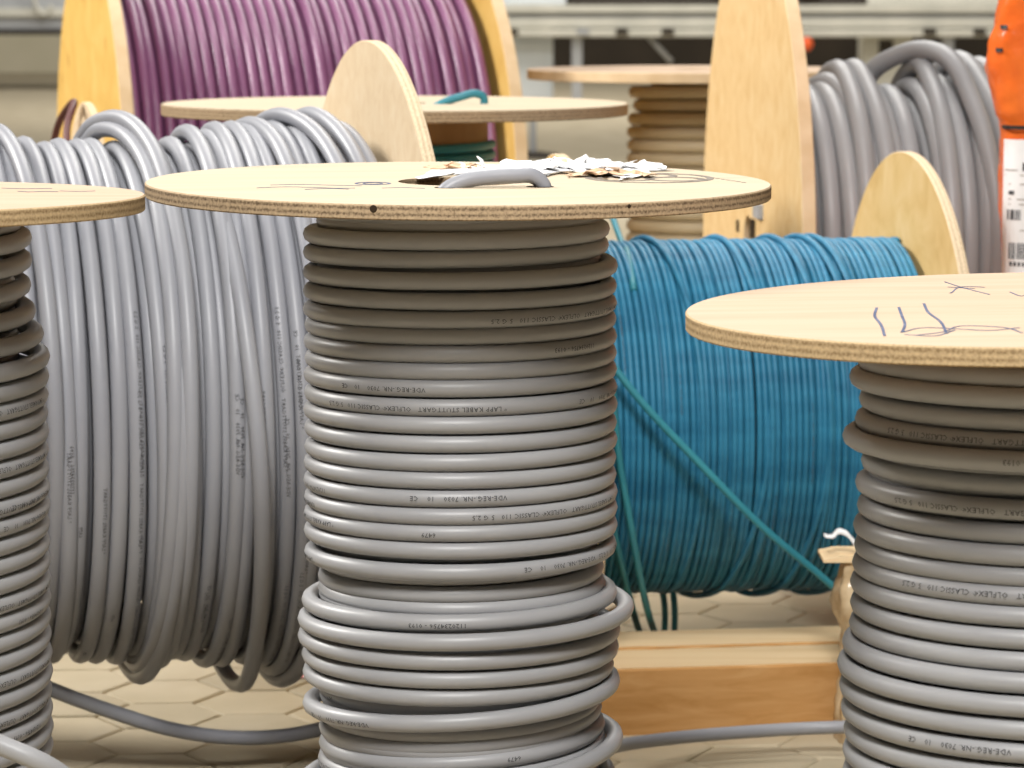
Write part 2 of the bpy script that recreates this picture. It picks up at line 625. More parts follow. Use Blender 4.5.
# grey machine frame at the far left
YL = 33.0
mf = thing('machine_bed', 'grey machine bed with a dark lower edge at far left', 'machine', (at(10, 20, YL).x, YL, 0))
px_box('body', -90, 150, -20, 30, YL, 0.8, 'machine_grey', mf, 0.02)
px_box('pale_rail', -90, 150, 8, 17, YL - 0.06, 0.07, 'machine_pale', mf, 0.01)
px_box('lower_edge', -90, 150, 30, 35, YL - 0.04, 0.8, 'machine_dark', mf, 0.01)
px_box('foot', 96, 116, 34, 40, YL, 0.3, 'machine_grey', mf, 0.01, floor=True)
px_box('foot', -60, -40, 34, 40, YL, 0.3, 'machine_grey', mf, 0.01, floor=True)
hk = at(42, 0, YL - 0.15)
tube('hook', spline([hk + Vector((-.08, 0, .12)) - mf.location, hk + Vector((-.06, 0, -.06)) - mf.location, hk + Vector((.02, 0, -.15)) - mf.location, hk + Vector((.1, 0, -.05)) - mf.location], 16), 0.022, 'machine_pale', mf, 8)

# small post beyond the violet reel
pz = at(533, 150, 19.5)
pst = thing('barrier_post', 'slim blue-grey post on a dark foot beyond the violet reel', 'post', (pz.x, 19.5, 0))
lathe('pole', [(0.0, 0.03), (0.02, 0.03), (0.02, 0.32), (0.0, 0.33)], 'machine_grey', pst, 16)
lathe('foot', [(0.0, 0.0), (0.16, 0.0), (0.15, 0.025), (0.03, 0.04), (0.0, 0.04)], 'machine_dark', pst, 24)


# ------------------------------------------------------------------ upright drums
def upright_drum(label, cxp, cyp, Y, Rpx, thick, hole, face, rim, tilt=(0, 0), core_r=0.1, rot_grain=0.0, base=True):
    """empty on the floor, flange top at pixel cyp"""
    c = at(cxp, cyp, Y)
    R = Rpx / FPX * Y / math.cos(PITCH) * (math.cos(PITCH) ** 2)
    R = abs(at(cxp + Rpx, cyp, Y).x - c.x)
    t = thing('cable_drum', label, 'cable drum', (c.x, Y, 0))
    fo = flange('top_flange', R, thick, hole, face, rim, t)
    fo.location = (0, 0, c.z - thick / 2)
    fo.rotation_euler = (tilt[0], tilt[1], rot_grain)
    if base:
        bo = flange('bottom_flange', R, thick, hole, face, rim, t)
        bo.location = (0, 0, thick / 2)
    lathe('core', [(core_r - 0.01, thick), (core_r, thick), (core_r, c.z - thick * 1.02), (core_r - 0.01, c.z - thick * 1.02)], 'core_wood', t, 64)
    return t, fo, c, R


def upright_cable(t, c, turns, r, mat, Y, name='cable', spt=96, sides=10, ztop=None):
    """turns: (xR, yR, xL, yL) of the outer edge in pixels, top to bottom; runs right > front > left > back"""
    th, rr, zz = [], [], []
    for k, (xR, yR, xL, yL) in enumerate(turns):
        pr, pl = at(xR, yR, Y), at(xL, yL, Y)
        th += [2 * PI * k, 2 * PI * k + PI]
        rr += [pr.x - c.x - r, c.x - pl.x - r]
        zz += [pr.z, pl.z]
    q = np.linspace(0, th[-1], int(len(turns) * spt))
    R, Z = hermite(th, rr, q), hermite(th, zz, q)
    Z = np.maximum(Z, r + 0.013)
    if ztop is not None:
        Z = np.minimum(Z, ztop - r)
    P = np.stack([R * np.cos(q), -R * np.sin(q), Z], 1)
    ref = np.stack([np.cos(q), -np.sin(q), 0 * q], 1)
    o = tube(name, P, r, mat, t, sides, ref)
    S = np.concatenate([[0], np.cumsum(np.linalg.norm(np.diff(P, axis=0), axis=1))])
    return o, P, ref, q, S


def plain_helix(t, r_path, ztop, zbot, pitch, r, mat, name='inner_winding', spt=72, sides=8):
    n = (ztop - zbot) / pitch
    q = np.linspace(0, 2 * PI * n, int(n * spt))
    P = np.stack([r_path * np.cos(q), -r_path * np.sin(q), ztop - pitch * q / (2 * PI)], 1)
    ref = np.stack([np.cos(q), -np.sin(q), 0 * q], 1)
    return tube(name, P, r, mat, t, sides, ref)


# ---- centre drum
YD = 3.08
d1, f1, c1, R1 = upright_drum('upright plywood drum of grey cable in the centre foreground with torn paper on top', 458.5, 181.5, YD, 312, 0.0135, 0.058, 'ply_top', 'ply_rim', tilt=(0.012, 0.002), core_r=0.105, rot_grain=0.25)
turns = [(600, 216, 316, 220), (610, 228, 303, 233), (609, 244, 303, 251.5), (618, 265, 303, 271), (617, 285, 303, 289.5), (617, 302, 303, 307.5)]
for a, b in ((318, 323.5), (335, 340), (351.6, 356.6), (368, 373), (386, 391), (403, 408), (421, 426), (438, 444.5), (456, 460.5), (473, 478), (490, 495), (506, 511), (523, 528), (543, 549.6)):
    turns.append((617 + random.uniform(-.7, .7), a, 304 + random.uniform(-.7, .7), b))
turns += [(604, 566, 318, 573), (606, 582, 318, 585), (617, 590, 301.6, 598), (634, 605, 298, 616), (620.5, 627, 298, 633), (619, 645, 302, 651), (614, 662, 303, 668.5),
          (605, 672, 318, 684), (620, 678, 303, 700), (602, 706, 319, 724), (605, 722, 319, 740), (606, 737, 318, 756), (623, 734, 299, 778), (616, 772, 305, 792)]
y = 800
while y < 1020:
    turns.append((612 + random.uniform(-8, 8), y, 308 + random.uniform(-8, 8), y + 6))
    y += 17.3
RC = 0.0083
zt1 = c1.z - 0.0135
o, P, ref, q, S = upright_cable(d1, c1, turns, RC, 'grey_pvc', YD, ztop=zt1)
o['label'] = 'smooth grey cable wound in tight turns with small dark print'
inner_r = at(604, 500, YD).x - c1.x - RC - 0.004
plain_helix(d1, inner_r, zt1 - 0.009, 0.03, 0.0168, RC, 'grey_pvc')


def arc(q, S, turn, frac):
    return float(np.interp(2 * PI * (turn + frac), q, S))


pl = []
for tn, fr, body in ((5, 0.02, LONG), (7, 0.09, NUM), (9, 0.28, VDE), (10, 0.20, LONG), (10, 0.02, VDE), (15, 0.20, VDE), (15, 0.405, NUM), (16, 0.04, LONG), (16, 0.43, VDE), (17, 0.27, SHORT), (17, 0.39, LONG),
                     (19, 0.005, '   CLASSIC 110   5 G 2,5   ' + VDE), (19, 0.43, LONG), (22, 0.24, NUM), (21, 0.03, SHORT), (27, 0.42, SHORT), (28, 0.34, VDE), (30, 0.18, SHORT), (31, 0.13, SHORT), (31, 0.42, NUM), (13, -0.4, LONG), (24, -0.4, LONG)):
    pl.append((arc(q, S, tn, fr), body, random.uniform(-0.25, 0.12)))
print_on_cable('cable_print', P, ref, RC, pl, o, 0.0062, 1, -1)
# short loop of cable through the flange
a0, a1 = at(443, 193, YD - 0.07), at(541, 187, YD - 0.066)
zt = c1.z


def on_top(px, dy, h):
    p = at(px, 182, YD + dy)
    return Vector((p.x - c1.x, dy, zt - 0.0 + h))


lp = spline([on_top(436, -0.086, -0.016), on_top(446, -0.084, -0.003), on_top(462, -0.080, 0.0045), on_top(490, -0.074, 0.0085), on_top(515, -0.07, 0.0095), on_top(534, -0.066, 0.0085), on_top(543, -0.064, 0.001), on_top(545, -0.063, -0.016)], 48)
ce = tube('cable_end', lp, 0.0073, 'grey_pvc_pale', d1, 12)
ce['label'] = 'pale grey cable loop pushed through the flange'


def disc_mark(name, p, r, mat, parent, z, sx=1.0, n=24, h=0.0003):
    V = [(p[0], p[1], z + h)] + [(p[0] + r * sx * math.cos(k * 2 * PI / n), p[1] + r * math.sin(k * 2 * PI / n), z + h) for k in range(n)]
    V += [(v[0], v[1], z - 0.0002) for v in V[1:]]
    F = [(0, k + 1, (k + 1) % n + 1) for k in range(n)]
    F += [(k + 1, n + k + 1, n + (k + 1) % n + 1, (k + 1) % n + 1) for k in range(n)]
    return link_mesh(name, V, F, mat, parent)


# prints live in the flange's own plane (its rotation is undone so that x, y follow the world)
def flange_plane(fo, parent):
    return Matrix.Rotation(-fo.rotation_euler.z, 3, 'Z')


def f_xy(fo, c, px, dy):
    v = Vector((at(px, 182, c.y + dy).x - c.x, dy, 0))
    return flange_plane(fo, None) @ v


def ring2d(fo, ctr, rx, ry, n=28, a0=0.0, a1=2 * PI):
    M = flange_plane(fo, None)
    out = []
    for k in range(n + 1):
        a = a0 + (a1 - a0) * k / n
        w = M @ Vector((ctr[0] + rx * math.cos(a), ctr[1] + ry * math.sin(a), 0))
        out.append((w.x, w.y))
    return out


def line2d(fo, pts):
    M = flange_plane(fo, None)
    w = [M @ Vector((p[0], p[1], 0)) for p in pts]
    s = spline([(v.x, v.y, 0) for v in w], 16) if len(w) > 2 else np.array([(v.x, v.y, 0) for v in w])
    return [(v[0], v[1]) for v in s]


H1 = 0.0135 / 2
hm = f_xy(f1, c1, 540, -0.066)
disc_mark('cable_hole', hm, 0.012, 'hole_dark', f1, H1, 1.1)
hm = f_xy(f1, c1, 446, -0.083)
disc_mark('cable_hole', hm, 0.010, 'hole_dark', f1, H1, 1.1)
lc = (0.186, 0.062)
lg = [(ring2d(f1, lc, 0.060, 0.068, 40), 0.007)]
for k in range(3):
    a = PI / 2 + k * 2 * PI / 3
    lg.append((ring2d(f1, (lc[0] + 0.029 * math.cos(a), lc[1] + 0.032 * math.sin(a)), 0.026, 0.026, 28), 0.0075))
lgo = strokes('logo_print', lg, 0.006, 'print_grey', f1, H1)
lgo['label'] = 'grey round emblem of three rings printed on the flange'
dashes = []
for k in range(11):
    px = 690 + k * 5.2
    dy = 0.115 - k * 0.011
    x = at(px, 182, YD + dy).x - c1.x
    dashes.append((line2d(f1, [(x, dy), (x + 0.0028, dy - 0.004)]), 0.0022))
strokes('stamp_dashes', dashes, 0.002, 'print_grey', f1, H1)
st = [(ring2d(f1, (-0.081, -0.034), 0.016, 0.017, 24), 0.0028), (ring2d(f1, (-0.081, -0.034), 0.009, 0.009, 24), 0.0016)]
st += [line2d(f1, [(-0.186, -0.10), (-0.16, -0.085), (-0.13, -0.093), (-0.11, -0.10), (-0.095, -0.097)]),
       line2d(f1, [(-0.176, -0.062), (-0.15, -0.052), (-0.12, -0.060), (-0.09, -0.066)]),
       line2d(f1, [(-0.14, -0.118), (-0.12, -0.104), (-0.10, -0.111)]), line2d(f1, [(-0.07, -0.095), (-0.05, -0.088), (-0.03, -0.096)])]
strokes('pen_marks', st, 0.0011, 'pen_blue', f1, H1)
# knot and a nail hole on the rim
for px, rr in ((374, 0.0034), (630, 0.0018)):
    x = at(px, 210, YD - 0.28).x - c1.x
    ang = math.asin(x / R1)
    ko = lathe('rim_knot', [(0.0, 0.0), (rr, 0.0), (rr * .9, 0.0006), (0, 0.0008)], 'hole_dark', d1, 16)
    ko.location = (R1 * math.sin(ang), -R1 * math.cos(ang) - 0.0001, c1.z - 0.0066)
    ko.rotation_euler = (PI / 2, 0, ang)


# torn paper label on the centre drum
def paper_sheet(name, cx_, cy_, z, w, d, amp, seed, mat, parent, rot=0.0, nx=34, ny=20):
    rs = random.Random(seed)
    V, F = [], []
    for j in range(ny):
        for i in range(nx):
            u, v = i / (nx - 1) - 0.5, j / (ny - 1) - 0.5
            edge = 0.11 * noise.noise(Vector((u * 9, v * 9, seed)))
            x = u * w * (1 + edge * (abs(u) > 0.38) * 2.0)
            y = v * d * (1 + 2.2 * noise.noise(Vector((u * 8, seed, v))) * (abs(v) > 0.3))
            h = abs(noise.noise(Vector((u * 5 + seed, v * 4, 1.3)))) * amp * 2.0 + abs(noise.noise(Vector((u * 13, v * 11, seed)))) * amp * 0.8
            k = min(1.0, 4 * (0.5 - abs(u))) * 0.75 + 0.25
            V.append((x * math.cos(rot) - y * math.sin(rot) + cx_, x * math.sin(rot) + y * math.cos(rot) + cy_, z + 0.0006 + h * k))
    rsk = rs.random
    for j in range(ny - 1):
        for i in range(nx - 1):
            on_edge = i < 2 or j < 2 or i > nx - 4 or j > ny - 4
            if on_edge and rsk() < 0.12:
                continue
            a = j * nx + i
            F.append((a, a + 1, a + nx + 1, a + nx))
    o = link_mesh(name, V, F, mat, parent, False)
    sol = o.modifiers.new('thickness', 'SOLIDIFY')
    sol.thickness = 0.0004
    return o


pp = thing('torn_paper', 'crumpled torn white paper label lying on the centre drum flange', 'paper', (c1.x, YD, c1.z))
paper_sheet('paper_sheet', 0.093, 0.175, 0.0008, 0.22, 0.15, 0.0045, 3, 'paper', pp, -0.22)
paper_sheet('paper_sheet', 0.115, 0.19, 0.003, 0.12, 0.10, 0.0075, 9, 'paper', pp, 0.2, 24, 16)
paper_sheet('paper_sheet', 0.100, 0.125, 0.001, 0.14, 0.06, 0.003, 14, 'paper', pp, 0.05, 24, 12)
paper_sheet('brown_backing', 0.150, 0.080, 0.001, 0.085, 0.05, 0.004, 21, 'paper_brown', pp, 0.1, 18, 10)
paper_sheet('brown_backing', -0.005, 0.205, 0.0012, 0.06, 0.05, 0.004, 25, 'paper_brown', pp, 0.3, 14, 10)
for px, hgt in ((480, 0.014), (462, 0.008)):
    p = at(px, 160, YD + 0.2)
    sv = spline([(p.x - c1.x, 0.2, 0.002), (p.x - c1.x + .002, 0.198, hgt * .6), (p.x - c1.x - .003, 0.2, hgt)], 8)
    tube('paper_shred', sv, np.linspace(0.0035, 0.0008, 8), 'paper', pp, 5)

# tail between the centre and right drums
tail = spline([at(470, 735, 3.55) - d1.location, at(560, 762, 3.75) - d1.location, at(628, 744, 4.0) - d1.location, at(690, 736.5, 4.09) - d1.location, at(760, 731, 4.12) - d1.location, at(830, 727.5, 4.13) - d1.location, at(930, 727, 4.06) - d1.location, at(1010, 735, 3.9) - d1.location, at(1080, 790, 3.6) - d1.location], 60)
tail[:, 2] = np.maximum(tail[:, 2], 0.0095)
to = tube('cable_tail', tail, 0.0088, 'grey_pvc_pale', d1, 10)
to['label'] = 'pale grey cable running low across the floor in front of the timber'

# ---- right drum
YR = 2.60
d2, f2, c2, R2 = upright_drum('upright plywood drum of grey cable at right with pen strokes on its flange', 1054, 305.5, YR, 368, 0.0150, 0.022, 'ply_pink', 'ply_rim_yellow', tilt=(0.004, 0.022 * -1), core_r=0.1, rot_grain=-0.1)
tl = [(858, 361), (850, 378), (860, 400), (856, 421), (843, 437), (862, 462), (856, 484), (858, 507), (854, 527), (855, 547), (853, 565), (851, 584), (851, 605), (850, 626), (843, 645), (838, 666), (840, 688), (841.6, 710), (844.5, 732), (843.5, 753)]
y = 773.5
while y < 1190:
    tl.append((844 + random.uniform(-4, 4), y))
    y += 20.4
turns2 = [(2108 - x, yy - 6, x, yy) for x, yy in tl]
zt2 = c2.z - 0.016
o2, P2, ref2, q2, S2 = upright_cable(d2, c2, turns2, 0.0083, 'grey_pvc', YR, ztop=zt2 + 0.002)
o2['label'] = 'smooth grey cable in uneven turns with faint print'
plain_helix(d2, c2.x - at(868, 500, YR).x - 0.0083, zt2 - 0.012, 0.03, 0.0168, 0.0083, 'grey_pvc')
pl = [(arc(q2, S2, tn, fr), body, random.uniform(-0.2, 0.2)) for tn, fr, body in ((3, 0.24, LONG), (4, 0.26, NUM), (6, 0.23, LONG), (10, 0.22, LONG), (13, 0.2, NUM), (17, 0.3, VDE), (20, 0.25, LONG))]
print_on_cable('cable_print', P2, ref2, 0.0083, pl, o2, 0.0062, 1, -1)


def fl2(px, py):
    """pen point on the right flange"""
    hgt = c2.z
    d = at(px, py, 1.0) - Vector((0, 0, CAMH))
    k = (hgt - CAMH) / d.z
    return ((d * k).x - c2.x, (d * k).y - c2.y)


H2 = 0.0075
pen = []
for ln in ([(877, 304), (875, 312), (881, 320), (885, 331)], [(899, 304), (902, 312), (905, 322), (902, 328)], [(924, 301), (929, 310), (940, 318), (947, 330)]):
    pen.append((line2d(f2, [fl2(*p) for p in ln]), 0.0023))
for ln in ([(902, 328), (925, 324), (960, 326), (990, 328), (1020, 326)], [(915, 331), (940, 329), (965, 323), (1000, 325), (1023, 331)], [(905, 330), (930, 332), (955, 327)]):
    pen.append((line2d(f2, [fl2(*p) for p in ln]), 0.0016))
for ln in ([(945, 281), (960, 286), (990, 294)], [(950, 292), (970, 286), (985, 287)], [(948, 286), (975, 288)], [(1010, 292), (1022, 296), (1030, 293)]):
    pen.append((line2d(f2, [fl2(*p) for p in ln]), 0.0013))
po2 = strokes('pen_marks', pen, 0.002, 'pen_blue', f2, H2)
po2['label'] = 'blue pen strokes and scribbles'

# ---- left drum
YLD = 2.83
d3, f3, c3, R3 = upright_drum('upright plywood drum of grey cable cut off by the left edge', -195, 196, YLD, 338, 0.0145, 0.05, 'ply_pink', 'ply_rim_yellow', tilt=(-0.012, 0.0), core_r=0.1)
tl = [(22, 221), (30, 240), (30, 263), (29, 288), (34, 314), (42, 337), (48, 360), (47, 380)]
y = 398.5
while y < 735:
    tl.append((46 + 5.0 * (y - 398) / 330 + random.uniform(-.6, .6), y))
    y += 18.6
tl += [(51, y), (40, y + 18)]
y += 36
while y < 1100:
    tl.append((44 + random.uniform(-6, 6), y))
    y += 18.6
turns3 = [(x, yy, -390 - x, yy + 5) for x, yy in tl]
zt3 = c3.z - 0.0155
o3, P3, ref3, q3, S3 = upright_cable(d3, c3, turns3, 0.0083, 'grey_pvc', YLD, ztop=zt3)
o3['label'] = 'smooth grey cable in stacked turns with small dark print'
plain_helix(d3, at(20, 500, YLD).x - c3.x - 0.0083, zt3 - 0.06, 0.03, 0.0168, 0.0083, 'grey_pvc')
pl = [(arc(q3, S3, tn, fr), body, random.uniform(-0.2, 0.2)) for tn, fr, body in ((8, 0.01, LONG), (11, 0.0, LONG), (13, 0.0, VDE), (13, .03, LONG), (14, 0.01, VDE), (18, 0.0, LONG), (19, 0.02, NUM), (22, 0.0, LONG), (24, 0.0, LONG), (25, 0.03, NUM))]
print_on_cable('cable_print', P3, ref3, 0.0083, pl, o3, 0.0062, 1, -1)


def fl3(px, py):
    d = at(px, py, 1.0) - Vector((0, 0, CAMH))
    k = (c3.z - CAMH) / d.z
    return ((d * k).x - c3.x, (d * k).y - c3.y)


pen = [(line2d(f3, [fl3(*p) for p in ln]), 0.0014) for ln in ([(18, 190.3), (30, 191.2), (45, 190.6), (58, 191)], [(2, 186.5), (25, 187.3), (52, 186.8)], [(60, 190), (80, 190.5), (95, 190)])]
for ln in pen:
    strokes('pen_stroke', [ln], 0.0012, 'pen_blue', f3, 0.0145 / 2)
tp = spline([at(-120, 700, 2.50) - d3.location, at(-50, 722, 2.5) - d3.location, at(0, 745, 2.5) - d3.location, at(40, 762, 2.5) - d3.location, at(75, 785, 2.52) - d3.location, at(120, 830, 2.56) - d3.location, at(170, 900, 2.6) - d3.location, at(230, 1020, 2.66) - d3.location], 50)
tp[:, 2] = np.maximum(tp[:, 2], 0.01)
to3 = tube('cable_tail', tp, 0.0085, 'grey_pvc', d3, 10)
to3['label'] = 'loose grey end falling across the drum front'


# ------------------------------------------------------------------ lying spools
def lying(name, label, axis_px, axis_y, Y, ang, R, thick, length, face, rim, left=True, right=True, core=0.14, hole=0.04, cat='cable spool', grain=PI / 2):
    """right flange centre seen at axis_px, axis_y at depth Y; axis along local X, right end turned away"""
    p = at(axis_px, axis_y, Y)
    t = thing(name, label, cat, (p.x, p.y, 0), ang)
    zc = R
    for on, x in ((right, thick / 2), (left, -length - thick / 2)):
        if on:
            f = flange('flange', R, thick, hole, face, rim, t, 'X')
            f.location = (x, 0, zc)
            f.rotation_euler = (grain, 0, 0)
    lathe('core', [(core - 0.012, -length), (core, -length), (core, 0), (core - 0.012, 0)], 'core_wood', t, 48, 'X').location = (0, 0, zc)
    return t, p, zc


def wrap(t, zc, q, X, R, r, mat, name='cable', sides=10):
    """q = angle from the top, over the front"""
    P = np.stack([X, -R * np.sin(q), zc + R * np.cos(q)], 1)
    ref = np.stack([0 * q, -np.sin(q), np.cos(q)], 1)
    o = tube(name, P, r, mat, t, sides, ref)
    S = np.concatenate([[0], np.cumsum(np.linalg.norm(np.diff(P, axis=0), axis=1))])
    return o, P, ref, S


def axis_s(t, px, zc):
    """axial position whose axis point is seen at pixel column px"""
    ca, sa = math.cos(t.rotation_euler.z), math.sin(t.rotation_euler.z)
    lo, hi = -3.0, 2.0
    for _ in range(50):
        m = (lo + hi) / 2
        X, Yw = t.location.x + m * ca, t.location.y + m * sa
        # project
        dy, dz = Yw, zc - CAMH
        fwd = dy * math.cos(PITCH) - dz * math.sin(PITCH)
        u = 512 + FPX * X / fwd
        if u < px:
            lo = m
        else:
            hi = m
    return lo


def rad_at(t, px, py, zc):
    s = axis_s(t, px, zc)
    Yw = t.location.y + s * math.sin(t.rotation_euler.z)
    return s, abs(at(px, py, Yw).z - zc)


def smooth_noise(n, step, amp, rg):
    k = np.arange(0, n + step, step)
    v = rg.normal(0, amp, len(k))
    return hermite(k, v, np.arange(n))


# ---- big grey spool at left
GS, pG, zG = lying('cable_spool', 'big plywood spool lying on its side with loosely wound grey cable at left', 367, 400, 4.17, math.radians(14.5), 0.469, 0.016, 0.64, 'ply_birch', 'ply_rim_pale')
GS['group'] = 'lying spools'
del GS['group']
rG = 0.0105
topk = [(-100, 130), (0, 126), (23, 133), (67, 136), (88, 138), (120, 139), (167, 135), (187, 125), (217, 121), (247, 119), (283, 120), (313, 122), (340, 130), (362, 146), (378, 165)]
botk = [(-100, 660), (55, 655), (87, 660), (112, 662), (136, 672), (158, 654), (185, 660), (215, 662), (240, 660), (262, 672), (285, 673), (305, 661), (340, 655), (378, 640)]
tk = [rad_at(GS, a, b, zG) for a, b in topk]
bk = [rad_at(GS, a, b, zG) for a, b in botk]


def prof(keys, s):
    ks = np.array(keys)
    return np.interp(s, ks[:, 0], ks[:, 1])


def loose_winding(length0, length1, pitch, noise_x, noise_r, dr, rg, spt=88):
    n = int(abs(length1 - length0) / pitch)
    N = n * spt
    q = np.linspace(0, 2 * PI * n, N)
    base = length0 + (length1 - length0) * q / (2 * PI * n)
    nx = smooth_noise(N, spt * 0.31, noise_x, rg)
    X = base + nx
    w = 0.5 - 0.5 * np.cos(q)              # 0 at the top, 1 at the bottom
    Rr = prof(tk, base) * (1 - w) + prof(bk, base) * w - rG + dr
    Rr = Rr + smooth_noise(N, spt * 0.27, noise_r, rg)
    X = np.clip(X, -0.632, -0.011)
    return q, X, Rr


s_l, s_r = -0.625, -0.012
q, X, Rr = loose_winding(s_l, s_r, 0.0208, 0.0, 0.0, -0.020, rng)
wrap(GS, zG, q, X, Rr, rG, 'grey_pvc_pale', 'inner_winding', 8)
q, X, Rr = loose_winding(s_l, s_r, 0.0226, 0.0055, 0.0026, -0.002, rng)
oG, PG, refG, SG = wrap(GS, zG, q, X, Rr, rG, 'grey_pvc_pale')
oG['label'] = 'thick light grey cable in loose crossing turns'
tpl = []
for _ in range(48):
    k = random.randint(5, int(q[-1] / (2 * PI)) - 1)
    fr = random.uniform(0.22, 0.52)
    tpl.append((float(np.interp(2 * PI * (k + fr), q, SG)), random.choice((LONG, LONG, VDE, NUM, '* LAPP KABEL STUTTGART', SHORT)), random.uniform(-.5, .5)))
print_on_cable('cable_print', PG, refG, rG, tpl, oG, 0.0068, -1, -1)


def loose_loop(t, zc, keys, r, mat, name='cable_loop', n=150):
    """keys: (angle deg from the top over the front, axial s, radius)"""
    a = np.array([math.radians(k[0]) for k in keys])
    qq = np.linspace(a[0], a[-1], n)
    X = hermite(a, [k[1] for k in keys], qq)
    Rr = hermite(a, [k[2] for k in keys], qq)
    return wrap(t, zc, qq, X, Rr, r, mat, name)[0]


sG = lambda px: axis_s(GS, px, zG)
rt = lambda px, py: rad_at(GS, px, py, zG)[1] - rG
base = lambda px, k=1: prof(tk, sG(px)) - rG
bb = lambda px: prof(bk, sG(px)) - rG
# arches at the top left and the heap beside the flange
loose_loop(GS, zG, [(-70, sG(84), base(84) - .01), (-32, sG(88), rt(88, 133)), (-12, sG(103), rt(103, 114)), (4, sG(124), rt(124, 109)), (20, sG(140), base(140) + .03), (45, sG(150), base(150) + .014), (90, sG(150), base(150) + .008), (150, sG(146), bb(146) + .004), (200, sG(140), bb(140) - .01)], rG, 'grey_pvc_pale')
loose_loop(GS, zG, [(-60, sG(92), base(92) - .01), (-25, sG(96), rt(96, 134)), (-8, sG(106), rt(106, 122)), (6, sG(120), rt(120, 121)), (22, sG(132), base(132) + .018), (50, sG(138), base(138) + .008), (90, sG(136), base(136) + .006), (150, sG(128), bb(128) + .004), (200, sG(124), bb(124) - .01)], rG, 'grey_pvc_pale')
loose_loop(GS, zG, [(-60, sG(-20), base(-20) - .01), (-20, sG(-14), rt(-5, 124)), (5, sG(2), rt(2, 121)), (30, sG(14), base(14) + .014), (70, sG(24), base(24) + .006), (120, sG(28), bb(28) + .002), (180, sG(26), bb(26) - .01)], rG, 'grey_pvc_pale')
loose_loop(GS, zG, [(-60, sG(262), base(262) - .01), (-20, sG(266), rt(266, 117)), (0, sG(281), rt(281, 107)), (20, sG(302), base(302) + .02), (45, sG(316), base(316) + .018), (90, sG(322), base(322) + .008), (180, sG(318), bb(318) - .01)], rG, 'grey_pvc_pale')
loose_loop(GS, zG, [(-60, sG(296), base(296) - .01), (-20, sG(302), rt(302, 113)), (0, sG(313), rt(313, 106)), (22, sG(328), base(328) + .022), (50, sG(338), base(338) + .016), (90, sG(340), base(340) + .008), (180, sG(336), bb(336) - .01)], rG, 'grey_pvc_pale')
loose_loop(GS, zG, [(-60, sG(240), base(240) - .01), (-20, sG(244), rt(244, 122)), (0, sG(252), rt(252, 116)), (25, sG(262), base(262) + .012), (60, sG(268), base(268) + .006), (120, sG(264), bb(264)), (180, sG(262), bb(262) - .012)], rG, 'grey_pvc_pale')
loose_loop(GS, zG, [(-50, sG(322), base(322) - .01), (-10, sG(328), rt(328, 118)), (10, sG(340), base(340) + .014), (45, sG(352), base(352) + .014), (90, sG(356), base(356) + .008), (180, sG(350), bb(350) - .01)], rG, 'grey_pvc_pale')
# loop hanging out at the bottom
loose_loop(GS, zG, [(40, sG(196), base(196) - .006), (70, sG(203), base(203) + .006), (100, sG(212), base(212) + .014), (140, sG(224), bb(224) + .022), (168, sG(229), bb(229) + .034), (182, sG(227), bb(227) + .034), (198, sG(222), bb(222) + .022), (225, sG(218), bb(218) - .008)], rG, 'grey_pvc_pale')
for px in (130, 270):
    loose_loop(GS, zG, [(40, sG(px + 4), base(px) - .008), (85, sG(px + 14), base(px) + .006), (130, sG(px + 8), bb(px) + .008), (172, sG(px - 2), bb(px) + .012), (200, sG(px - 8), bb(px) + .004), (235, sG(px - 10), bb(px) - .012)], rG, 'grey_pvc_pale')
# tail hanging under the spool
Minv = (Matrix.Translation(GS.location) @ Matrix.Rotation(GS.rotation_euler.z, 4, 'Z')).inverted()
tg = [Minv @ at(a, b, yy) for a, b, yy in ((-160, 560, 3.98), (-60, 640, 3.98), (50, 689, 3.98), (110, 711, 4.0), (170, 729, 4.02), (230, 737.5, 4.04), (290, 735, 4.06), (345, 723, 4.08), (420, 700, 4.12))]
to = tube('cable_tail', spline(tg, 60), 0.0098, 'grey_pvc_pale', GS, 10)
to['label'] = 'dark-looking tail of cable hanging in the shade under the spool'

# scrap of paper behind the centre drum
sp0 = at(310, 676, 4.62)
sc = paper_sheet('paper_scrap', 0, 0, 0.001, 0.09, 0.05, 0.004, 31, 'paper', None, 0.3, 14, 9)
sc.location = (sp0.x, 4.62, 0.0)
sc.data.materials.append(MATS['red_print'])
for i, p in enumerate(sc.data.polygons):
    if p.index % 13 > 9:
        p.material_index = 1
tag(sc, 'small white paper scrap with a red edge on the floor behind the centre drum', 'paper')

# ---- blue spool
BL = 0.50
BS, pB, zB = lying('cable_spool', 'plywood spool lying on its side wound with blue cable, behind the right drum', 899, 412, 4.69, math.radians(8), 0.384, 0.015, BL, 'ply_yellow', 'ply_rim_pale', core=0.12, grain=1.2)
rB = 0.0046
rtop = rad_at(BS, 740, 239, zB)[1] - rB
rbot = rad_at(BS, 740, 588, zB)[1] - rB
n = int((BL - 0.006) / 0.0094)
spt = 80
N = n * spt
q = np.linspace(0, 2 * PI * n, N)
X = -BL + 0.006 + (BL - 0.012) * q / q[-1] + smooth_noise(N, spt * 0.7, 0.0009, rng)
w = 0.5 - 0.5 * np.cos(q)
Rr = rtop * (1 - w) + rbot * w + smooth_noise(N, spt * 0.6, 0.0008, rng)
wrap(BS, zB, q, X, Rr - 0.0075, rB * 1.05, 'blue_pvc', 'inner_winding', 6)
X2 = -BL + 0.008 + (BL - 0.014) * q / q[-1] + smooth_noise(N, spt * 0.8, 0.0011, rng)
oB, PB, refB, SB = wrap(BS, zB, q, X2, Rr, rB, 'blue_pvc', 'cable', 8)
oB['label'] = 'thin blue cable in close even turns'
sB = lambda px: axis_s(BS, px, zB)
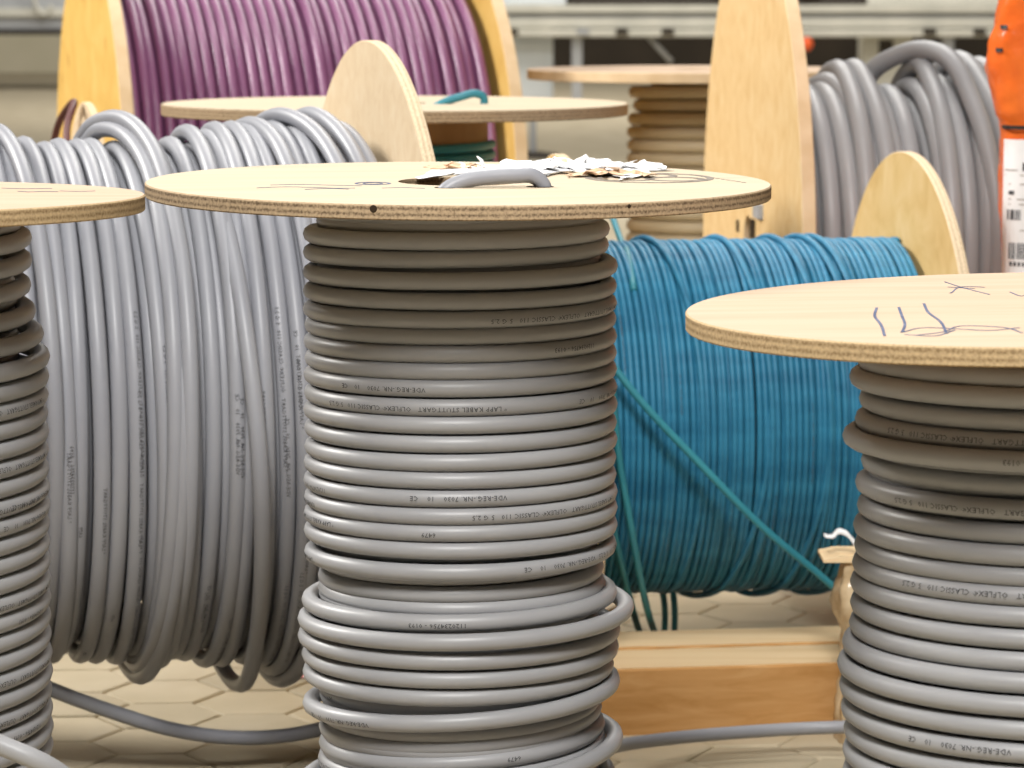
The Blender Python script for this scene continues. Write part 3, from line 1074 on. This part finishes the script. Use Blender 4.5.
for px, lean in ((640, 26), (712, 20), (765, 22), (793, 24), (806, 20)):
    loose_loop(BS, zB, [(-70, sB(px - 8), rtop - .002), (-15, sB(px), rtop + .006), (20, sB(px + lean * .5), rtop + .0085), (60, sB(px + lean), rtop + .005), (100, sB(px + lean + 2), rtop + .004), (150, sB(px + lean - 4), rbot + .003), (200, sB(px + lean - 12), rbot - .002)], rB, 'blue_pvc')
for px in (690, 748, 802):
    # slack turns hanging from the belly
    loose_loop(BS, zB, [(70, sB(px + 44), rbot - .003), (105, sB(px + 38), rbot + .004), (140, sB(px + 24), rbot + .006), (168, sB(px + 10), rbot + .008), (185, sB(px - 6), rbot + .012), (200, sB(px - 18), rbot + .004), (230, sB(px - 24), rbot - .006)], rB, 'blue_pvc')
tpl = []
for _ in range(26):
    k = random.randint(2, n - 2)
    tpl.append((float(np.interp(2 * PI * (k + random.uniform(.15, .45)), q, SB)), random.choice((VDE, NUM, LONG)), 0.0))
print_on_cable('cable_print', PB, refB, rB, tpl, oB, 0.0040, -1, -1)
MB = (Matrix.Translation(BS.location) @ Matrix.Rotation(BS.rotation_euler.z, 4, 'Z')).inverted()
dg = [MB @ at(a, b, yy) for a, b, yy in ((540, 270, 4.36), (600, 349, 4.34), (640, 400, 4.33), (700, 464, 4.33), (760, 525, 4.335), (835, 589, 4.36), (880, 640, 4.42), (900, 690, 4.44))]
to = tube('cable_tail', spline(dg, 60), 0.0053, 'teal_pvc', BS, 8)
to['label'] = 'slack teal cable running diagonally in front of the spool'
for pts in (((604, 190, 4.86), (612, 215, 4.80), (620, 238, 4.73), (628, 255, 4.56), (634, 290, 4.47)), ((612, 380, 4.36), (618, 450, 4.36), (630, 520, 4.38), (645, 600, 4.47), (657, 640, 4.62), (664, 668, 4.80)),
            ((600, 470, 4.37), (616, 540, 4.40), (630, 600, 4.50), (642, 640, 4.64), (650, 664, 4.82)), ((655, 560, 4.72), (664, 600, 4.72), (664, 640, 4.76), (662, 664, 4.84)), ((668, 560, 4.74), (674, 600, 4.74), (674, 640, 4.78), (670, 662, 4.86))):
    w = [MB @ at(*p) for p in pts]
    cu = spline(w, 30)
    cu[:, 2] = np.maximum(cu[:, 2], 0.006)
    tube('hanging_strand', cu, 0.0050, 'teal_pvc', BS, 8)

# ---- violet reel
PSP, pP, zP = lying('cable_reel', 'large wooden reel of glossy violet cable at the back left', 452, 201, 7.05, math.radians(15), 0.552, 0.026, 0.775, 'plank_gold', 'rim_plain', core=0.2, hole=0.05, cat='cable reel', grain=PI / 2)
rP = 0.0112
rp0 = rad_at(PSP, 300, -22, zP)[1] - rP
n = int(0.763 / 0.0228)
spt = 88
N = n * spt
q = np.linspace(0, 2 * PI * n, N)
X = -0.763 + 0.751 * q / q[-1] + smooth_noise(N, spt * 0.9, 0.0022, rng)
Rr = rp0 + smooth_noise(N, spt * 0.8, 0.004, rng)
wrap(PSP, zP, q, -0.76 + 0.745 * q / q[-1], Rr * 0 + rp0 - 0.014, rP, 'purple_pvc', 'inner_winding', 8)
oP = wrap(PSP, zP, q, X, Rr, rP, 'purple_pvc', 'cable', 10)[0]
oP['label'] = 'glossy violet cable in even turns'

# ---- rear grey spool with the tall board flange
RS, pR, zR = lying('cable_spool', 'tall wooden spool of thick grey cable in looped turns at the back right', 1180, 243, 5.66, math.radians(4.6), 0.562, 0.022, 0.74, 'plank_face', 'rim_plain', core=0.16, hole=0.05, grain=PI / 2 + 0.0)
sR = lambda px: axis_s(RS, px, zR)
LR = -(sR(754))
for ch in RS.children:
    if ch.name.startswith('flange') and ch.location.x < -0.1:
        ch.location.x = -LR
        for nm, a_, b_, rr_ in (('bolt_hole', 752, 229, 0.014), ('bolt_hole', 738, 228, 0.006)):
            pass
rR = 0.0172
rr0 = rad_at(RS, 900, 78, zR)[1] - rR
s0, s1 = -LR + 0.035, -0.03
n = int((s1 - s0) / 0.0375)
spt = 88
N = n * spt
q = np.linspace(0, 2 * PI * n, N)
wrap(RS, zR, q, s0 + (s1 - s0) * q / q[-1], np.full(N, rr0 - 0.026), rR, 'grey_pvc', 'inner_winding', 8)
X = s0 + 0.01 + (s1 - s0 - 0.02) * q / q[-1] + smooth_noise(N, spt * 0.33, 0.005, rng)
Rr = rr0 + smooth_noise(N, spt * 0.3, 0.006, rng)
oR = wrap(RS, zR, q, X, Rr, rR, 'grey_pvc', 'cable', 12)[0]
oR['label'] = 'thick grey cable in loose loops'
rtR = lambda px, py: rad_at(RS, px, py, zR)[1] - rR
for keys in ([(-60, sR(858), rr0 - .01), (-34, sR(868), rr0 + .006), (-14, sR(884), rtR(884, 52)), (2, sR(914), rtR(914, 40)), (16, sR(934), rtR(934, 40)), (34, sR(948), rr0 + .034), (60, sR(958), rr0 + .016), (100, sR(962), rr0 + .010), (180, sR(955), rr0)],
             [(-60, sR(826), rr0 - .01), (-15, sR(832), rtR(832, 62)), (0, sR(836), rtR(836, 59)), (20, sR(838), rr0 + .020), (60, sR(838), rr0 + .012), (110, sR(838), rr0 + .008), (180, sR(834), rr0)],
             [(-60, sR(844), rr0 - .01), (-15, sR(848), rtR(848, 62)), (0, sR(852), rtR(852, 58)), (20, sR(856), rr0 + .018), (60, sR(860), rr0 + .010), (110, sR(862), rr0 + .008), (180, sR(858), rr0)],
             [(-60, sR(908), rr0 - .01), (-15, sR(912), rtR(912, 60)), (0, sR(916), rtR(916, 54)), (20, sR(918), rr0 + .022), (60, sR(918), rr0 + .012), (110, sR(922), rr0 + .008), (180, sR(920), rr0)],
             [(-60, sR(940), rr0 - .01), (-15, sR(946), rtR(946, 56)), (0, sR(956), rtR(956, 50)), (20, sR(966), rr0 + .026), (60, sR(976), rr0 + .014), (110, sR(978), rr0 + .008), (180, sR(970), rr0)],
             [(-60, sR(962), rr0 - .01), (-15, sR(968), rtR(968, 60)), (0, sR(976), rtR(976, 56)), (20, sR(986), rr0 + .022), (60, sR(994), rr0 + .014), (110, sR(996), rr0 + .008), (180, sR(990), rr0)],
             [(-60, sR(802), rr0 - .02), (-15, sR(812), rr0 + .0), (0, sR(824), rtR(824, 72)), (20, sR(834), rr0 + .006), (60, sR(842), rr0 - .004), (110, sR(842), rr0 - .004)]):
    loose_loop(RS, zR, keys, rR, 'grey_pvc')
# bolt and slots on the outer board
for nm, px, py, mt, sz in (('bolt_slot', 753, 229, 'hole_dark', (0.006, 0.010, 0.034)), ('bolt_slot', 738, 226, 'hole_dark', (0.006, 0.005, 0.022)), ('bolt', 760, 211, 'steel', (0.014, 0.013, 0.026))):
    # point on the outer board face: plane x_local = -LR - 0.015
    MR = (Matrix.Translation(RS.location) @ Matrix.Rotation(RS.rotation_euler.z, 4, 'Z')).inverted()
    o_ = MR @ Vector((0, 0, CAMH))
    d_ = (MR @ at(px, py, 5.0)) - o_
    k = (-LR - 0.0112 - o_.x) / d_.x
    hp = o_ + d_ * k
    bo = box(nm, hp, (0.004 if nm == 'bolt_slot' else 0.016, sz[1] * 5, sz[2]), mt, RS, 0.0015)

# ------------------------------------------------------------------ upright drums at the back
YT = 5.2
d4, f4, c4, R4 = upright_drum('upright plywood drum with little teal cable left, behind the big grey spool', 395, 103, YT, 233, 0.018, 0.05, 'ply_top', 'ply_rim', core_r=at(488, 130, YT).x - at(395, 130, YT).x, rot_grain=0.2)
z1 = at(395, 144, YT).z
plain_helix(d4, at(496, 150, YT).x - c4.x - 0.0075, z1, 0.04, 0.0165, 0.0078, 'teal_pvc', 'cable')
tt = lambda px, dy, h: Vector((at(px, 104, YT + dy).x - c4.x, dy, c4.z + h))
te = tube('cable_end', spline([tt(434, -0.05, -.006), tt(446, -0.05, 0.004), tt(462, -0.05, 0.012), tt(476, -0.045, 0.0165), tt(483, -0.042, 0.012), tt(484, -0.04, -0.006)], 30), 0.0066, 'teal_pvc', d4, 10)
te['label'] = 'bright teal cable end through the flange'

YBg = 6.9
d5, f5, c5, R5 = upright_drum('upright drum of beige cable behind the tall board flange', 698, 69, YBg, 171, 0.021, 0.05, 'ply_pink', 'rim_plain', core_r=0.1)
rowsb = []
y = 92
xs = [629, 632, 627, 627, 627, 627, 626, 626, 626, 625, 625]
k = 0
while y < 470:
    x = xs[min(k, len(xs) - 1)] + random.uniform(-1, 1)
    rowsb.append((1396 - x, y - 3, x, y))
    y += 13.3
    k += 1
o5 = upright_cable(d5, c5, rowsb, 0.0142, 'beige_pvc', YBg, spt=72, sides=10, ztop=c5.z - 0.022)[0]
o5['label'] = 'thick beige cable in even turns'
plain_helix(d5, 0.115, c5.z - 0.04, 0.05, 0.028, 0.0142, 'beige_pvc')

# small red reel between the violet reel and the grey spool
pr0 = at(80, 102, 5.3)
RRr = 0.43
rs = thing('cable_reel', 'small wooden reel with a loose dark red cable turn behind the big grey spool', 'cable reel', (pr0.x, 5.3, 0), math.radians(16))
zr = pr0.z - 0.2
fo = flange('flange', 0.2, 0.012, 0.03, 'ply_birch', 'rim_plain', rs, 'X', 64)
fo.location = (0.012, 0, zr)
fo = flange('flange', 0.2, 0.012, 0.03, 'ply_birch', 'rim_plain', rs, 'X', 64)
fo.location = (-0.2, 0, zr - 0.0)
rs.children[-1].location.z = zr
lathe('core', [(0.05, -0.2), (0.06, -0.2), (0.06, 0.01), (0.05, 0.01)], 'core_wood', rs, 32, 'X').location = (0, 0, zr)
qh = np.linspace(0, 2 * PI * 14, 14 * 48)
wrap(rs, zr, qh, -0.19 + 0.185 * qh / qh[-1], 0 * qh + 0.075, 0.0062, 'red_pvc', 'cable', 8)
loose_loop(rs, zr, [(-120, -0.03, 0.08), (-60, -0.03, 0.16), (-25, -0.022, 0.185), (-5, -0.008, 0.2), (20, -0.03, 0.175), (60, -0.04, 0.16), (110, -0.03, 0.08)], 0.0062, 'red_pvc')
# its trestle so that it stands on the floor
for xx in (-0.235, 0.035):
    tr = box('stand_post', (xx, 0, zr / 2), (0.022, 0.06, zr), 'timber', rs, 0.002)
    box('stand_foot', (xx, 0, 0.015), (0.03, 0.3, 0.03), 'timber', rs, 0.002)
tube('axle', [(-0.26, 0, zr), (0.06, 0, zr)], 0.012, 'steel', rs, 12)
# ------------------------------------------------------------------ timbers
def timber(name, label, xa, xb, Y0, Y1, h, seed, dz=0.0, skew=0.0):
    nx = 120
    V, F, MI = [], [], []
    for i in range(nx + 1):
        x = xa + (xb - xa) * i / nx
        e = 0.0022 * noise.noise(Vector((x * 26, seed, 0))) + 0.003 * max(0, noise.noise(Vector((x * 60, seed, 5))) - 0.25)
        e2 = 0.002 * noise.noise(Vector((x * 22, seed, 9)))
        sk = skew * (x - xa)
        V += [(x, Y0 + sk, 0), (x, Y0 + sk, h - 0.003 + e), (x, Y0 + 0.003 - e * 1.5 + sk, h), (x, Y1 - 0.003 + e2 + sk, h), (x, Y1 + sk, h - 0.003), (x, Y1 + sk, 0)]
    for i in range(nx):
        a = i * 6
        for k in range(6):
            k2 = (k + 1) % 6
            F.append((a + k, a + 6 + k, a + 6 + k2, a + k2))
            MI.append(1 if k == 2 else 0)  # top face takes the paler wood copy: light from above put into the colour
    F.append(tuple(range(6)))
    MI.append(0)
    F.append(tuple(nx * 6 + k for k in range(5, -1, -1)))
    MI.append(0)
    xm, ym = (xa + xb) / 2, (Y0 + Y1) / 2
    V = [(x - xm, y - ym, z) for x, y, z in V]
    o = link_mesh(name, V, F, ['timber', 'timber_top'], None, False, MI)
    o.location = (xm, ym, dz)
    tag(o, label, 'timber')
    bm = bmesh.new()
    bm.from_mesh(o.data)
    bmesh.ops.recalc_face_normals(bm, faces=bm.faces)
    bm.to_mesh(o.data)
    bm.free()
    return o


xa, xb = at(470, 700, 4.35).x, at(868, 700, 4.35).x
timber('timber_beam', 'front square timber beam with an orange-brown sawn side on the floor', xa, xb, 4.215, 4.342, 0.092, 1.0, 0.0, 0.14)
timber('timber_beam', 'pale timber beam lying just behind the orange-brown sawn beam', xa - 0.03, xb, 4.346, 4.46, 0.0935, 4.0, 0.0, 0.14)

# ------------------------------------------------------------------ wrapped stump beside the right drum
cw = at(874, 640, 4.17)
ws = thing('wrapped_post', 'short wooden post wrapped in crinkled clear film beside the right drum', 'post', (cw.x, 4.225, 0))
nz, na = 40, 40
htop = at(845, 556, 4.22).z
V, F = [], []
for j in range(nz + 1):
    z = htop * j / nz
    w = 1.0
    f = j / nz
    rad = 0.040 + 0.004 * math.sin(f * 9 + 1.0) + (0.006 if f > 0.62 and f < 0.9 else 0) * math.sin((f - .62) / .28 * PI)
    for i in range(na):
        a = 2 * PI * i / na
        sq = 1.0 / max(abs(math.cos(a)), abs(math.sin(a)))
        rr = rad * (0.55 + 0.45 * sq) + 0.008 * noise.noise(Vector((math.cos(a) * 2.2, math.sin(a) * 2.2, z * 22))) + 0.004 * noise.noise(Vector((math.cos(a) * 5, math.sin(a) * 5, z * 60)))
        V.append((rr * math.cos(a), rr * math.sin(a), z))
for j in range(nz):
    for i in range(na):
        i2 = (i + 1) % na
        F.append((j * na + i, j * na + i2, (j + 1) * na + i2, (j + 1) * na + i))
F.append(tuple(nz * na + i for i in range(na)))
link_mesh('film_wrap', V, F, 'film_wrap', ws, True)
# splintered wooden top and a torn strip of paper
M0 = ws.location
sv = []
xl, xr_ = at(822, 553, 4.2).x - M0.x, at(880, 550, 4.2).x - M0.x
b = bmesh.new()
nseg = 14
vt, vb = [], []
V, F = [], []
for i in range(nseg + 1):
    f = i / nseg
    x = xl + (xr_ - xl) * f
    th = 0.004 + 0.0045 * min(1, f * 3)
    jag = 0.0022 * noise.noise(Vector((f * 14, 2, 3)))
    z0 = htop - 0.002 + jag
    z1 = z0 + th + 0.003 * max(0, noise.noise(Vector((f * 18, 7, 1))))
    V += [(x, -0.045, z0), (x, 0.035, z0), (x, 0.035, z1), (x, -0.045, z1)]
for i in range(nseg):
    a = i * 4
    for k in range(4):
        F.append((a + k, a + (k + 1) % 4, a + 4 + (k + 1) % 4, a + 4 + k))
F += [(3, 2, 1, 0), tuple(nseg * 4 + k for k in range(4))]
link_mesh('splintered_board', V, F, 'timber_top', ws)
b.free()
sp_pts = spline([at(824, 535, 4.2) - M0, at(832, 536, 4.2) - M0, at(838, 531, 4.2) - M0, at(846, 533, 4.2) - M0, at(853, 541, 4.2) - M0, at(862, 552, 4.2) - M0], 24)
V, F = [], []
for i, p in enumerate(sp_pts):
    w = 0.0012 + 0.004 * (i / 23) + 0.001 * noise.noise(Vector((i * .7, 0, 0)))
    V += [(p[0], p[1] - 0.01, p[2] + w), (p[0], p[1] - 0.012, p[2] - w), (p[0], p[1] + 0.006, p[2] - w), (p[0], p[1] + 0.008, p[2] + w)]
for i in range(23):
    a = i * 4
    for k in range(4):
        F.append((a + k, a + (k + 1) % 4, a + 4 + (k + 1) % 4, a + 4 + k))
F += [(3, 2, 1, 0), tuple(23 * 4 + k for k in range(4))]
link_mesh('torn_strip', V, F, 'paper', ws, True)

# ------------------------------------------------------------------ orange wrapped package
YO = 4.78
lefts = [(-160, 1003), (-60, 1001), (0, 998), (25, 994), (45, 989), (70, 987), (95, 993), (120, 998), (150, 1000), (200, 1000), (260, 1003), (330, 1004), (430, 1001), (520, 1000)]
# turned a little so that its left side lies along the view past it
OA, OW, OD = math.radians(-10), 0.125, 0.13
cr = at(1000, 150, 4.65)
og = thing('film_package', 'tall package in crinkled orange film with a white label at right', 'package',
           (cr.x + OW * math.cos(OA) - OD * math.sin(OA), 4.65 + OW * math.sin(OA) + OD * math.cos(OA), 0), OA)
hz = [(at(px, py, 4.65).z, OW + (1000 - px) * 0.00146) for py, px in lefts][::-1]
LX = lambda px: -OW + (px - 1000) * 0.00150
LZ = lambda py: at(1010, py, 4.66).z
nz, na = 150, 120
zmax = 1.22
V, F = [], []


def pack_point(a, z, smooth=False):
    wz = np.interp(z, [h[0] for h in hz], [h[1] for h in hz])
    c, s = math.cos(a), math.sin(a)
    sq = (abs(c) ** 6 + abs(s) ** 6) ** (-1 / 6)
    nrm = Vector((c, s, 0))
    d = 0.010 * noise.noise(Vector((c * 2.5, s * 2.5, z * 6))) + 0.006 * abs(noise.noise(Vector((c * 6 + z * 3, s * 6, z * 16)))) + 0.003 * noise.noise(Vector((c * 18, s * 18, z * 40)))
    if smooth:
        d = 0.0
    elif s < 0.1 and z < 0.82:
        d = d * 0.25  # the label holds the film flat
    else:
        d = d * 0.9 + 0.004 * abs(noise.noise(Vector((c * 9, s * 9 + z * 14, z * 34))))
    fz = min(1.0, (zmax - z) / 0.08 + 0.4)
    return Vector(((wz * sq + d) * c * fz, (OD * sq + d) * s * fz, z))


for j in range(nz + 1):
    for i in range(na):
        V.append(tuple(pack_point(2 * PI * i / na, zmax * j / nz)))
for j in range(nz):
    for i in range(na):
        i2 = (i + 1) % na
        F.append((j * na + i, j * na + i2, (j + 1) * na + i2, (j + 1) * na + i))
F.append(tuple(nz * na + i for i in range(na)))
link_mesh('film_body', V, F, 'film_orange', og, True)


def front_y(x, z, smooth=False):
    """front surface of the package at local x"""
    best = None
    for k in range(500):
        a = PI + PI * k / 499
        p = pack_point(a, z, smooth)
        if best is None or abs(p.x - x) < best[0]:
            best = (abs(p.x - x), p.y)
    return best[1]


def pack_patch(name, xa, xb, ya, yb, mat, parent, off, nx=8, ny=14, plane=None):
    V, F = [], []
    for j in range(ny + 1):
        for i in range(nx + 1):
            px, py = xa + (xb - xa) * i / nx, ya + (yb - ya) * j / ny
            x, z = LX(px), LZ(py)
            V.append((x, front_y(x, z, True) - off, z))
    for j in range(ny):
        for i in range(nx):
            a = j * (nx + 1) + i
            F.append((a, a + nx + 1, a + nx + 2, a + 1))
    o = link_mesh(name, V, F, mat, parent)
    so = o.modifiers.new('thickness', 'SOLIDIFY')
    so.thickness = 0.0006
    so.offset = 0
    return o


tapeo = pack_patch('tape_band', 1001, 1200, 125, 129, 'black_tape', og, 0.011, 40, 1)
for px, py in ((994, 48), (998, 25)):
    pack_patch('black_print', px, px + 7, py, py + 4, 'black_tape', og, 0.012, 4, 2)
lab = pack_patch('paper_label', 1003.5, 1068, 139, 302, 'paper', og, 0.012, 16, 20)
lab['label'] = 'white shipping label with barcode and small print'


def lab_mark(nm, xa, xb, ya, yb, mat='ink'):
    return pack_patch(nm, xa + 1, xb + 1, ya, yb, mat, lab, 0.0128, 4, 3)


for yy, xa_, xb_ in ((169, 1004, 1016), (174, 1004, 1066), (229, 1006, 1066), (183, 1008, 1060), (198, 1008, 1050), (203, 1008, 1056)):
    lab_mark('print_line', xa_, xb_, yy, yy + 0.9, 'print_grey')
lab_mark('print_block', 1008, 1013, 190, 194)
lab_mark('print_block', 1021, 1027, 162, 170)
x = 1009.0
while x < 1062:
    wd = random.choice((0.6, 0.9, 1.6))
    lab_mark('barcode_bar', x, x + wd, 242, 258)
    x += wd + random.choice((0.7, 1.0, 1.5))
for x in range(1010, 1060, 4):
    lab_mark('print_digit', x, x + 2.4, 261, 265)
for xa_, ww in ((1007, 1.4), (1010, 3.4), (1014.6, 1.0), (1016.4, 1.2), (1018.6, 1.0)):
    lab_mark('approval_mark', xa_, xa_ + ww, 209, 219)
